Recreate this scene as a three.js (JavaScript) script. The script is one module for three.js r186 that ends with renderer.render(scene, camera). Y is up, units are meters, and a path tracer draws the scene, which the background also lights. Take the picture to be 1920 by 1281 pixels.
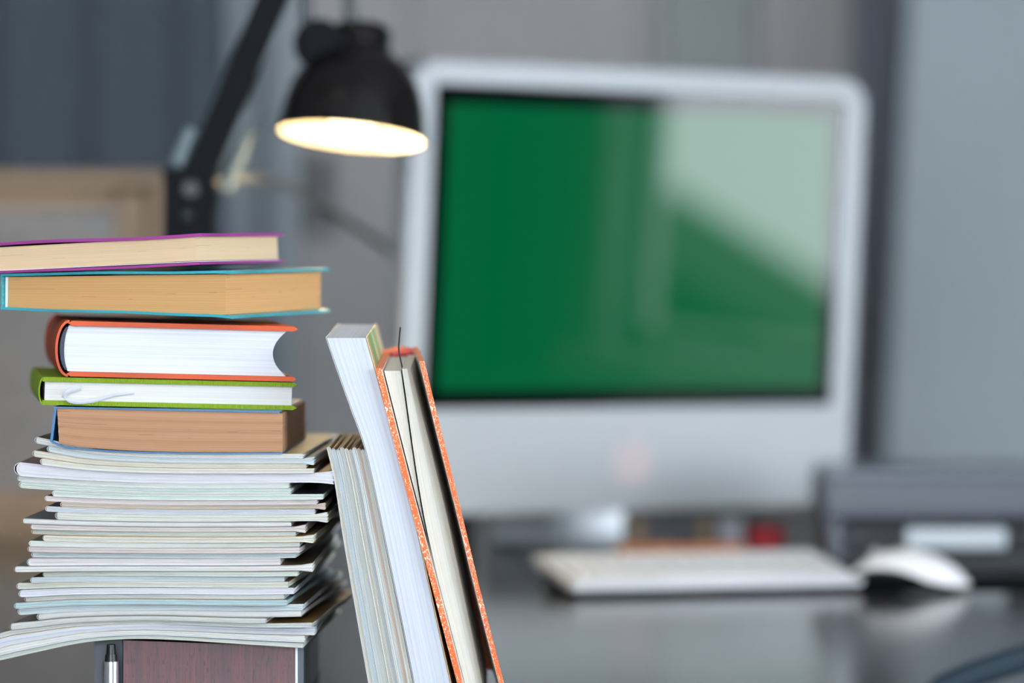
import * as THREE from 'three';
import { RoundedBoxGeometry } from 'three/addons/geometries/RoundedBoxGeometry.js';
import { mergeGeometries } from 'three/addons/utils/BufferGeometryUtils.js';
import { RectAreaLightUniformsLib } from 'three/addons/lights/RectAreaLightUniformsLib.js';

// ------------------------------------------------------------------ camera, sky, lights, exposure
RectAreaLightUniformsLib.init();
const W = 1920, H = 1281, F = 7500, CX = 960, HOR = 430;          // focal length in pixels, horizon row
const DESK = 0.74, EYE = DESK + 0.335, D = 2.81;                  // desk height, eye height, distance of the book stack
const scene = new THREE.Scene();
const camera = new THREE.PerspectiveCamera(2 * Math.atan(H / 2 / F) * 180 / Math.PI, W / H, 0.05, 60);
camera.position.set(0, EYE, 0);
camera.lookAt(0, EYE, -1);
camera.setViewOffset(W, H, 0, H / 2 - HOR, W, H);                 // vertical lens shift
camera.focus = D + 0.005; camera.userData.fStop = 2.7;
const renderer = new THREE.WebGLRenderer({ antialias: true });
renderer.toneMapping = THREE.LinearToneMapping;
renderer.toneMappingExposure = 0.8;
renderer.shadowMap.enabled = true;
scene.background = new THREE.Color().setRGB(0.87, 0.94, 1.0);     // overcast sky, seen through the windows
scene.backgroundIntensity = 12;
const SKY = new THREE.Color().setRGB(0.87, 0.94, 1.0);
function windowLight(x, y, z, w, h, turn, intensity) {            // daylight entering through a window opening
  const l = new THREE.RectAreaLight(SKY, intensity, w, h);
  l.position.set(x, y, z); l.rotation.y = turn; scene.add(l);
}
windowLight(2.16, 1.5, -1.35, 1.9, 1.3, Math.PI / 2, 3.5);          // window in the right wall, beside the camera
windowLight(-0.1, 1.55, 1.46, 2.4, 1.3, 0, 9);                     // window behind the camera

// ------------------------------------------------------------------ helpers
let seed = 7;
const rnd = () => { seed = (seed * 1664525 + 1013904223) >>> 0; return seed / 4294967296; };
const rr = (a, b) => a + (b - a) * rnd();
const px = (x, y, d) => new THREE.Vector3((x - CX) * d / F, EYE - (y - HOR) * d / F, -d);
const X = (x, d = D) => (x - CX) * d / F, Y = (y, d = D) => EYE - (y - HOR) * d / F;
const deskDepth = (y) => (EYE - DESK) * F / (y - HOR);            // distance of a desk point seen at row y
const lin0 = (a, b, t) => a + (b - a) * t;
const taken = {};
const numbered = (n) => { taken[n] = (taken[n] ?? -1) + 1; return taken[n] ? n + '_' + String(taken[n]).padStart(3, '0') : n; };
const C = (r, g, b) => new THREE.Color().setRGB(r, g, b);
const S = (r, g, b) => new THREE.Color().setRGB(r / 255, g / 255, b / 255, THREE.SRGBColorSpace);
const mat = (color, roughness = 0.6, o = {}) => new THREE.MeshStandardMaterial({ color, roughness, metalness: 0, ...o });
function mesh(name, g, m, parent) {
  const o = new THREE.Mesh(g, m); o.name = parent ? name : numbered(name); o.castShadow = o.receiveShadow = true;
  (parent ?? scene).add(o); return o;
}
function thing(name, label, category, pos = [0, 0, 0], group) {
  const o = new THREE.Group(); o.name = numbered(name); o.position.set(...pos); scene.add(o);
  o.userData = { label, category }; if (group) o.userData.group = group; return o;
}
function tag(o, label, category, group) { o.userData = { label, category }; if (group) o.userData.group = group; return o; }
function struct(name, g, m, parent) { const o = mesh(name, g, m, parent); if (!parent) o.userData.kind = 'structure'; return o; }
const box = (w, h, d, x = 0, y = 0, z = 0) => new THREE.BoxGeometry(w, h, d).translate(x, y, z);
const rbox = (w, h, d, r = 0.002, x = 0, y = 0, z = 0) => new RoundedBoxGeometry(w, h, d, 2, r).translate(x, y, z);
const cyl = (r1, r2, h, x = 0, y = 0, z = 0, n = 32) => new THREE.CylinderGeometry(r1, r2, h, n).translate(x, y, z);
function rod(a, b, r, n = 16) {                                   // a cylinder between two points
  const d = b.clone().sub(a), g = new THREE.CylinderGeometry(r, r, d.length(), n);
  g.applyQuaternion(new THREE.Quaternion().setFromUnitVectors(new THREE.Vector3(0, 1, 0), d.clone().normalize()));
  return g.translate(...a.clone().add(b).multiplyScalar(0.5).toArray());
}
function bar(a, b, w, t) {                                        // a square bar between two points
  const d = b.clone().sub(a), g = new THREE.BoxGeometry(w, d.length(), t);
  g.applyQuaternion(new THREE.Quaternion().setFromUnitVectors(new THREE.Vector3(0, 1, 0), d.clone().normalize()));
  return g.translate(...a.clone().add(b).multiplyScalar(0.5).toArray());
}
// smooth 1-D curve through points [[a, b], ...] (Hermite)
function curve(pts) {
  const n = pts.length, m = pts.map((p, i) => { const a = pts[Math.max(0, i - 1)], b = pts[Math.min(n - 1, i + 1)]; return (b[1] - a[1]) / (b[0] - a[0] || 1); });
  return (x) => {
    if (x <= pts[0][0]) return pts[0][1] + m[0] * (x - pts[0][0]);
    if (x >= pts[n - 1][0]) return pts[n - 1][1] + m[n - 1] * (x - pts[n - 1][0]);
    let i = 0; while (x > pts[i + 1][0]) i++;
    const h = pts[i + 1][0] - pts[i][0], t = (x - pts[i][0]) / h, t2 = t * t, t3 = t2 * t;
    return pts[i][1] * (2 * t3 - 3 * t2 + 1) + m[i] * h * (t3 - 2 * t2 + t) + pts[i + 1][1] * (3 * t2 - 2 * t3) + m[i + 1] * h * (t3 - t2);
  };
}
// A solid swept in depth from a 2-D grid P(i, j) -> [x, y] (metres), i in 0..N along, j in 0..M across.
// uv on the front: (length along in metres, j/M); on the ends: (depth, j/M); on the long sides: (length, depth).
function gridSolid(P, N, M, z0, z1, o = {}) {
  const pos = [], uv = [], idx = [], pts = [], len = [];
  for (let j = 0; j <= M; j++) { const row = []; for (let i = 0; i <= N; i++) row.push(P(i / N, j / M, i, j)); pts.push(row); }
  const jm = Math.floor(M / 2); len.push(0);
  for (let i = 1; i <= N; i++) len.push(len[i - 1] + Math.hypot(pts[jm][i][0] - pts[jm][i - 1][0], pts[jm][i][1] - pts[jm][i - 1][1]));
  let area = 0;
  for (let j = 0; j < M; j++) for (let i = 0; i < N; i++) { const a = pts[j][i], b = pts[j][i + 1], c = pts[j + 1][i]; area += (b[0] - a[0]) * (c[1] - a[1]) - (b[1] - a[1]) * (c[0] - a[0]); }
  const flip = area < 0, zj = o.zj ?? (() => 0), us = o.us ?? 1, u0 = o.u0 ?? 0;
  const patch = (nu, nv, f, turn) => {
    const base = pos.length / 3;
    for (let b = 0; b <= nv; b++) for (let a = 0; a <= nu; a++) { const [p, t] = f(a, b); pos.push(...p); uv.push(...t); }
    for (let b = 0; b < nv; b++) for (let a = 0; a < nu; a++) {
      const q = base + b * (nu + 1) + a, s = [q, q + 1, q + nu + 2, q, q + nu + 2, q + nu + 1];
      if (turn !== flip) [s[1], s[2], s[4], s[5]] = [s[2], s[1], s[5], s[4]];
      idx.push(...s);
    }
  };
  patch(N, M, (i, j) => [[...pts[j][i], z0 + zj(j, i)], [u0 + len[i] * us, j / M]], false);
  const nFront = idx.length;
  patch(N, M, (i, j) => [[...pts[j][i], z1], [u0 + len[i] * us, j / M]], true);
  if (!o.noInner) patch(N, 1, (i, k) => [[...pts[0][i], k ? z1 : z0 + zj(0, i)], [u0 + len[i] * us, k * (z0 - z1)]], true);
  patch(N, 1, (i, k) => [[...pts[M][i], k ? z1 : z0 + zj(M, i)], [u0 + len[i] * us, k * (z0 - z1)]], false);
  patch(M, 1, (j, k) => [[...pts[j][0], k ? z1 : z0 + zj(j, 0)], [u0 + k * (z0 - z1) * us, j / M]], false);
  patch(M, 1, (j, k) => [[...pts[j][N], k ? z1 : z0 + zj(j, N)], [u0 + k * (z0 - z1) * us, j / M]], true);
  const g = new THREE.BufferGeometry();
  g.setAttribute('position', new THREE.Float32BufferAttribute(pos, 3)); g.setAttribute('uv', new THREE.Float32BufferAttribute(uv, 2)); g.setIndex(idx);
  if (o.split) { g.addGroup(0, nFront, 0); g.addGroup(nFront, idx.length - nFront, 1); }
  g.computeVertexNormals(); return g;
}
function surf(fn, nu, nv) {                                       // open parametric surface
  const pos = [], uv = [], idx = [];
  for (let b = 0; b <= nv; b++) for (let a = 0; a <= nu; a++) { pos.push(...fn(a / nu, b / nv)); uv.push(a / nu, b / nv); }
  for (let b = 0; b < nv; b++) for (let a = 0; a < nu; a++) { const q = b * (nu + 1) + a; idx.push(q, q + 1, q + nu + 2, q, q + nu + 2, q + nu + 1); }
  const g = new THREE.BufferGeometry();
  g.setAttribute('position', new THREE.Float32BufferAttribute(pos, 3)); g.setAttribute('uv', new THREE.Float32BufferAttribute(uv, 2)); g.setIndex(idx);
  g.computeVertexNormals(); return g;
}
function tex(w, h, fn, srgb = true) {                             // fn(x, y) -> [r, g, b] 0..255
  const d = new Uint8Array(w * h * 4);
  for (let y = 0; y < h; y++) for (let x = 0; x < w; x++) { const c = fn(x, y), i = (y * w + x) * 4; d[i] = c[0]; d[i + 1] = c[1]; d[i + 2] = c[2]; d[i + 3] = 255; }
  const t = new THREE.DataTexture(d, w, h); t.magFilter = THREE.LinearFilter; t.wrapS = t.wrapT = THREE.RepeatWrapping; if (srgb) t.colorSpace = THREE.SRGBColorSpace; t.needsUpdate = true; return t;
}
function noise2(w, h, sx, sy) {                                   // tiling value noise, cells of sx, sy pixels
  const nx = Math.max(1, Math.round(w / sx)), ny = Math.max(1, Math.round(h / sy)), v = Float32Array.from({ length: nx * ny }, rnd);
  const s = (t) => t * t * (3 - 2 * t);
  return (x, y) => {
    const fx = x / w * nx, fy = y / h * ny, ix = Math.floor(fx), iy = Math.floor(fy), a = s(fx - ix), b = s(fy - iy), q = (i, j) => v[((j + ny) % ny) * nx + ((i + nx) % nx)];
    return (q(ix, iy) * (1 - a) + q(ix + 1, iy) * a) * (1 - b) + (q(ix, iy + 1) * (1 - a) + q(ix + 1, iy + 1) * a) * b;
  };
}
// page-edge texture: fine lines (sheets) running along u, u repeats every metre * repeat
function pageTex(lines, contrast, tints, marks = 0) {
  const w = 512, h = 128, n1 = noise2(w, h, 128, 1.2), n2 = noise2(w, h, 40, 1), n3 = noise2(w, h, 6, 2), sheet = Float32Array.from({ length: lines }, rnd);
  const tint = Array.from({ length: lines }, () => tints[Math.floor(rnd() * tints.length)]);
  return tex(w, h, (x, y) => {
    const r = Math.floor(y / h * lines), e = sheet[r], f = (y / h * lines) % 1;
    let k = 1 - contrast * (0.5 * e + 0.35 * n1(x, y) + 0.25 * n2(x, y) + 0.1 * n3(x, y)) - (f < 0.25 ? contrast * 0.35 : 0);
    if (marks && n2(x, y) > 1 - marks && n1(x, y) > 0.6) k *= 0.72;
    return tint[r].map((c) => Math.max(0, Math.min(255, c * k)));
  });
}
const pageMat = (t, color, rep = [6, 1], bump = 0.0002) => { const a = t.clone(); a.repeat.set(...rep); a.needsUpdate = true; return mat(color, 0.75, { map: a, bumpMap: a, bumpScale: bump }); };

// ------------------------------------------------------------------ textures and materials
const W3 = [[255, 255, 255]];
const texWhite = pageTex(40, 0.10, W3), texOld = pageTex(110, 0.10, W3, 0.04), texSoft = pageTex(36, 0.09, [[255, 255, 255], [250, 250, 244], [240, 246, 250]]);
const texMag = [0, 1, 2, 3].map(() => pageTex(8, 0.19, [[255, 255, 255], [246, 244, 236], [226, 238, 246], [240, 246, 240], [248, 238, 236], [255, 255, 250]], 0.10));
const magTints = { white: S(240, 243, 243), blue: S(228, 239, 247), cream: S(243, 239, 228), pink: S(243, 234, 236), green: S(232, 241, 236), brown: S(226, 212, 200), lilac: S(232, 235, 247), cyan: S(208, 234, 242) };
const magMats = {};
const magMat = (tint, v) => magMats[tint + v] ??= pageMat(texMag[v], magTints[tint], [3, 1], 0.0002);
const mottled = (() => { const a = noise2(256, 256, 40, 40), b = noise2(256, 256, 9, 9), c = noise2(256, 256, 2, 2); return tex(256, 256, (x, y) => { const k = 150 + 60 * a(x, y) + 30 * b(x, y) + 15 * c(x, y); return [k, k, k]; }); })();
const coverMat = (color, rough = 0.3) => { const t = mottled.clone(); t.repeat.set(4, 4); t.needsUpdate = true; return mat(color, rough, { map: t }); };
const covers = { olive: coverMat(S(120, 105, 70)), ochre: coverMat(S(190, 150, 80)), slate: coverMat(S(70, 82, 96)), green: coverMat(S(60, 100, 80)), brown: coverMat(S(110, 84, 66)), pale: coverMat(S(225, 230, 230)), blue: coverMat(S(110, 140, 170)), rose: coverMat(S(170, 110, 120)), tan: coverMat(S(214, 172, 132), 0.5), sand: coverMat(S(176, 134, 96), 0.5) };
const woodTex = (() => { const a = noise2(512, 256, 3, 120), b = noise2(512, 256, 12, 256), c = noise2(512, 256, 2, 30); return tex(512, 256, (x, y) => { const k = a(x, y) * 0.5 + b(x, y) * 0.5, p = c(x, y) > 0.8 ? 0.55 : 1; return [(86 + 60 * k) * p, (44 + 34 * k) * p + 8, (54 + 30 * k) * p + 6]; }); })();
const scuffTex = (() => { const a = noise2(512, 256, 3, 3), b = noise2(512, 256, 30, 20), c = noise2(512, 256, 1.5, 1.5); return tex(512, 256, (x, y) => { const k = a(x, y) * 0.55 + c(x, y) * 0.45, s = b(x, y); return k > 0.80 - 0.28 * s ? [246, 226, 208] : [222 + 20 * c(x, y), 84 + 50 * k, 30 + 50 * k]; }); })();
const weaveTex = (() => { const c = noise2(128, 128, 2, 2); return tex(128, 128, (x, y) => { const k = 175 + 50 * (0.5 + 0.5 * Math.sin(x * Math.PI / 4)) * (0.5 + 0.5 * Math.sin(y * Math.PI / 4)) + 40 * c(x, y); return [k, k, k]; }); })();
const mEdges = [S(238, 240, 238), S(222, 228, 228), S(226, 200, 170), S(204, 218, 228), S(238, 240, 238), S(160, 150, 140), S(230, 234, 234)].map((c) => mat(c, 0.7));
const mBlackMetal = new THREE.MeshPhysicalMaterial({ color: S(14, 18, 23), roughness: 0.45, specularIntensity: 0.1 }), mAlu = mat(S(180, 185, 189), 0.45, { metalness: 0.3 }), mChrome = mat(S(200, 205, 210), 0.25, { metalness: 0.9 });

// ------------------------------------------------------------------ the room
const RX = 2.2, LX = -3.0, ZB = -6.6, ZF = 1.5, RH = 2.6, T = 0.2;
const plasterTex = (() => { const a = noise2(256, 256, 60, 60), b = noise2(256, 256, 3, 3); return tex(256, 256, (x, y) => { const k = 232 + 14 * a(x, y) + 9 * b(x, y); return [k, k, k]; }); })();
const mWall = mat(S(168, 170, 174), 0.9, { map: plasterTex });
struct('floor', box(RX - LX + 2 * T, 0.1, ZF - ZB + 2 * T, (RX + LX) / 2, -0.05, (ZF + ZB) / 2), mat(S(120, 112, 104), 0.6, { map: plasterTex }));
struct('ceiling', box(RX - LX + 2 * T, 0.1, ZF - ZB + 2 * T, (RX + LX) / 2, RH + 0.05, (ZF + ZB) / 2), mat(S(225, 226, 228), 0.9));
struct('wall_back', box(RX - LX + 2 * T, RH, T, (RX + LX) / 2, RH / 2, ZB - T / 2), mWall);
struct('wall_left', box(T, RH, ZF - ZB, LX - T / 2, RH / 2, (ZF + ZB) / 2), mWall);
function wallWithHoles(name, along0, along1, holes, place) {      // holes: [a0, a1, y0, y1]
  const gs = []; let a = along0;
  for (const [h0, h1, y0, y1] of holes) {
    gs.push(place(a, h0, 0, RH), place(h0, h1, 0, y0), place(h0, h1, y1, RH)); a = h1;
  }
  gs.push(place(a, along1, 0, RH));
  struct(name, mergeGeometries(gs), mWall);
}
const WIN_R = [[-4.05, -3.30, 0.68, 1.4], [-2.35, -0.35, 0.8, 2.2]], WIN_F = [[-1.35, 1.15, 0.85, 2.25]];
wallWithHoles('wall_right', ZB, ZF, WIN_R, (a, b, y0, y1) => box(T, y1 - y0, b - a, RX + T / 2, (y0 + y1) / 2, (a + b) / 2));
wallWithHoles('wall_front', LX - T, RX + T, WIN_F, (a, b, y0, y1) => box(b - a, y1 - y0, T, (a + b) / 2, (y0 + y1) / 2, ZF + T / 2));
const mPane = new THREE.MeshPhysicalMaterial({ color: 0xffffff, roughness: 0, transmission: 1, thickness: 0, ior: 1.5 });
const mFrame = mat(S(215, 217, 218), 0.5);
let winNo = 1;
function windowUnit(w, h, bars, pos, turn) {                      // frame with panes, in the xy plane
  const g = new THREE.Group(); g.name = 'window_' + winNo++; g.userData.kind = 'structure'; g.position.set(...pos); g.rotation.y = turn; scene.add(g);
  const fr = [box(w, 0.03, 0.05, 0, h / 2 - 0.015), box(w, 0.03, 0.05, 0, -h / 2 + 0.015), box(0.03, h, 0.05, -w / 2 + 0.015), box(0.03, h, 0.05, w / 2 - 0.015)];
  const edges = [-w / 2, ...bars, w / 2];
  for (const b of bars) fr.push(box(0.03, h, 0.05, b));
  mesh('window_frame', mergeGeometries(fr), mFrame, g);
  for (let i = 0; i < edges.length - 1; i++) { const p = mesh('pane', new THREE.PlaneGeometry(edges[i + 1] - edges[i] - 0.03, h - 0.06).translate((edges[i] + edges[i + 1]) / 2, 0, 0), mPane, g); p.castShadow = false; }
  mesh('window_sill', box(w + 0.1, 0.03, 0.2, 0, -h / 2 - 0.016, turn ? 0.12 : 0.12), mFrame, g);
}
windowUnit(0.75, 0.72, [], [RX + 0.16, 1.04, -3.675], -Math.PI / 2);
windowUnit(2.0, 1.4, [0], [RX + 0.14, 1.5, -1.35], -Math.PI / 2);
windowUnit(2.5, 1.4, [0], [-0.1, 1.55, ZF + 0.14], Math.PI);
// a neighbouring roof outside the right window: its slope shows in the screen's reflection
{
  const t = thing('neighbouring_house', 'neighbouring house with a dark sloping roof outside the right window', 'house', [4.2, -0.13, 0]);
  const yAt = (z) => 0.756 + 0.48 * (z + 2.68), z0 = -6, z1 = -0.6;
  const slab = (x0, x1, dy, th) => { const g = new THREE.BoxGeometry(1, 1, 1, 1, 1, 1), p = g.attributes.position; for (let i = 0; i < p.count; i++) { const x = p.getX(i) < 0 ? x0 : x1, z = p.getZ(i) < 0 ? z0 : z1, top = p.getY(i) > 0; p.setXYZ(i, x, yAt(z) - dy - (x - x0) * 0.2 - (top ? 0 : th), z); } g.computeVertexNormals(); return g; };
  mesh('roof', slab(0, 3, 0, 0.14), mat(S(26, 24, 24), 0.95), t);
  const fill = new THREE.Shape(); fill.moveTo(z0, -3); fill.lineTo(z1, -3); fill.lineTo(z1, yAt(z1) - 0.75); fill.lineTo(z0, yAt(z0) - 0.75); fill.closePath();
  mesh('gable_wall', new THREE.ExtrudeGeometry(fill, { depth: 2.6, bevelEnabled: false }).rotateY(-Math.PI / 2).translate(2.9, 0, 0), mat(S(34, 31, 29), 0.95), t);
}
// ceiling downlights
{
  const mGlow = mat(S(255, 250, 240), 0.5, { emissive: C(1, 0.95, 0.86), emissiveIntensity: 6 });
  for (const [x, z] of [[-0.8, -2.2], [0.5, -2.2], [-0.8, -0.9], [0.5, -0.9], [-1.8, -1.5], [-0.2, 0.4]]) {
    const t = thing('ceiling_light', 'round white recessed ceiling light', 'ceiling light', [x, RH, z], 'recessed ceiling lights');
    mesh('ring', new THREE.TorusGeometry(0.055, 0.008, 10, 32).rotateX(Math.PI / 2).translate(0, -0.004, 0), mFrame, t);
    mesh('lamp_disc', cyl(0.05, 0.05, 0.004, 0, -0.003, 0), mGlow, t);
    const l = new THREE.SpotLight(C(1, 0.95, 0.86), 0.25, 0, 1.1, 0.6); l.position.set(x, RH - 0.02, z); l.target.position.set(x, 0, z); l.shadow.radius = 2; l.castShadow = true; scene.add(l, l.target);
  }
}

// ------------------------------------------------------------------ background furniture (far behind the desk)
const bg = (x, d = 6.5) => (x - CX) * d / F;
{ // tall grey wardrobe against the back wall
  const z = -6.25, d = -z, t = thing('wardrobe', 'tall grey wardrobe with a long bar handle, behind the desk', 'wardrobe', [0, 0, 0]);
  const mDoor = mat(S(188, 186, 186), 0.6), mStile = mat(S(172, 184, 192), 0.5), mGlass = mat(S(70, 88, 90), 0.3), mGap = mat(S(80, 84, 96), 0.7);
  const x = (p) => (p - CX) * d / F, slab = (n, a, b, m, dz = 0, y0 = 0.05, y1 = 2.3) => mesh(n, rbox(x(b) - x(a), y1 - y0, 0.03, 0.003, (x(a) + x(b)) / 2, (y0 + y1) / 2, z + dz), m, t);
  mesh('carcass', box(x(1600) - x(428), 2.32, 0.3, (x(428) + x(1600)) / 2, 1.16, z - 0.17), mGap, t);
  slab('side_stile', 430, 478, mStile); slab('side_stile', 507, 556, mStile, 0.01);
  slab('door', 560, 768, mDoor); slab('door', 772, 1200, mDoor); slab('door_stile', 1203, 1236, mat(S(180, 176, 178), 0.5), 0.004);
  slab('glass_door', 1238, 1418, mGlass, -0.01); slab('door', 1421, 1596, mat(S(180, 176, 176), 0.6));
  const hx = x(603), hy = (p) => EYE - (p - HOR) * d / F, h = new THREE.Group(); h.name = 'handle'; t.add(h);
  mesh('grip', rbox(0.032, hy(285) - hy(440), 0.014, 0.004, hx, (hy(285) + hy(440)) / 2, z + 0.05), mat(S(78, 80, 86), 0.5), h);
  for (const p of [300, 425]) mesh('mount', cyl(0.006, 0.006, 0.04, 0, 0, 0, 12).rotateX(Math.PI / 2).translate(hx, hy(p), z + 0.032), mat(S(78, 80, 86), 0.5), h);
}
function curtain(name, label, x0, x1, z, folds, amp, m, flare = 0) {
  const N = folds * 10, g = gridSolid((i, j) => {
    const x = x0 + (x1 - x0) * i, a = Math.sin(i * folds * 2 * Math.PI) * amp;
    return [x, a - 0.004 + 0.008 * j];
  }, N, 1, 0, -2.45);
  // grid built in (x, depth) and swept in height: turn it upright
  g.rotateX(-Math.PI / 2); g.translate(0, 2.5, z);
  const p = g.attributes.position; for (let i = 0; i < p.count; i++) { const k = (2.5 - p.getY(i)) / 2.45; p.setX(i, p.getX(i) + flare * k * (x1 - p.getX(i)) / (x1 - x0)); }
  g.computeVertexNormals();
  return tag(mesh(name, g, m), label, 'curtain');
}
curtain('curtain', 'dark slate blue curtain hanging in folds left of the wardrobe', bg(-420, 6.2), bg(424, 6.2), -6.15, 5, 0.022, mat(S(96, 106, 116), 0.9));
curtain('curtain', 'pale grey curtain hanging right of the wardrobe', bg(1772, 5.9), bg(2500, 5.9), -5.85, 7, 0.003, mat(S(190, 202, 208), 0.9), -0.13);
{
  const N = 60, g = gridSolid((i, j) => [lin0(-3.22, -2.42, i), Math.sin(i * 7 * 2 * Math.PI) * 0.02 + 0.004 * j], N, 1, 0, -2.4);
  g.rotateX(-Math.PI / 2).rotateY(-Math.PI / 2); g.translate(0, 2.45, 0);
  const b = new THREE.Box3().setFromBufferAttribute(g.attributes.position), c = b.getCenter(new THREE.Vector3()); g.translate(RX - 0.05 - c.x, 0, -2.79 - c.z);
  tag(mesh('curtain', g, mat(S(52, 56, 64), 0.9)), 'dark charcoal curtain hanging between the windows of the right wall', 'curtain');
}
{ // low dark sideboard under the right window, mirrored in the lower part of the screen
  const t = thing('sideboard', 'low dark brown sideboard standing under the right-hand window', 'sideboard', [2.0, 0, -4.1]), m = mat(S(34, 31, 31), 0.6);
  mesh('carcass', box(0.34, 0.58, 1.7, 0, 0.34, 0), m, t); mesh('top', rbox(0.37, 0.025, 1.74, 0.004, -0.005, 0.643, 0), m, t);
  for (const z of [-0.565, 0, 0.565]) { const d = mesh('door', rbox(0.018, 0.53, 0.55, 0.003, -0.18, 0.34, z), m, t); mesh('knob', new THREE.SphereGeometry(0.012, 14, 10).translate(-0.2, 0.4, z + 0.22), mChrome, d); }
  for (const [x, z] of [[-0.14, -0.8], [0.14, -0.8], [-0.14, 0.8], [0.14, 0.8]]) mesh('leg', box(0.04, 0.05, 0.04, x, 0.025, z), m, t);
}
{ const t = tag(mesh('pillar', rbox(bg(1900, 6.2) - bg(1598, 6.2), 2.55, 0.12, 0.004, bg(1749, 6.2), 1.275, -6.25), mat(S(122, 127, 137), 0.8)), 'dark grey pillar between wardrobe and pale curtain', 'pillar'); }

// ------------------------------------------------------------------ the desk
{
  const t = thing('desk', 'long dark glossy desk carrying computer and books', 'desk', [0, 0, 0]);
  const n1 = noise2(512, 512, 80, 6), n2 = noise2(512, 512, 20, 2), dt = tex(512, 512, (x, y) => { const k = 200 + 35 * n1(x, y) + 18 * n2(x, y); return [k, k, k]; });
  dt.repeat.set(1.5, 1.5);
  mesh('desktop', rbox(2.1, 0.035, 2.75, 0.004, 0.0, DESK - 0.0175, -3.87), new THREE.MeshPhysicalMaterial({ color: S(50, 48, 49), roughness: 0.14, specularIntensity: 0.75, map: dt }), t);
  for (const [x, z] of [[-0.97, -2.6], [0.97, -2.6], [-0.97, -5.15], [0.97, -5.15]]) mesh('leg', rbox(0.06, DESK - 0.036, 0.06, 0.004, x, (DESK - 0.036) / 2, z), mBlackMetal, t);
}

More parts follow.
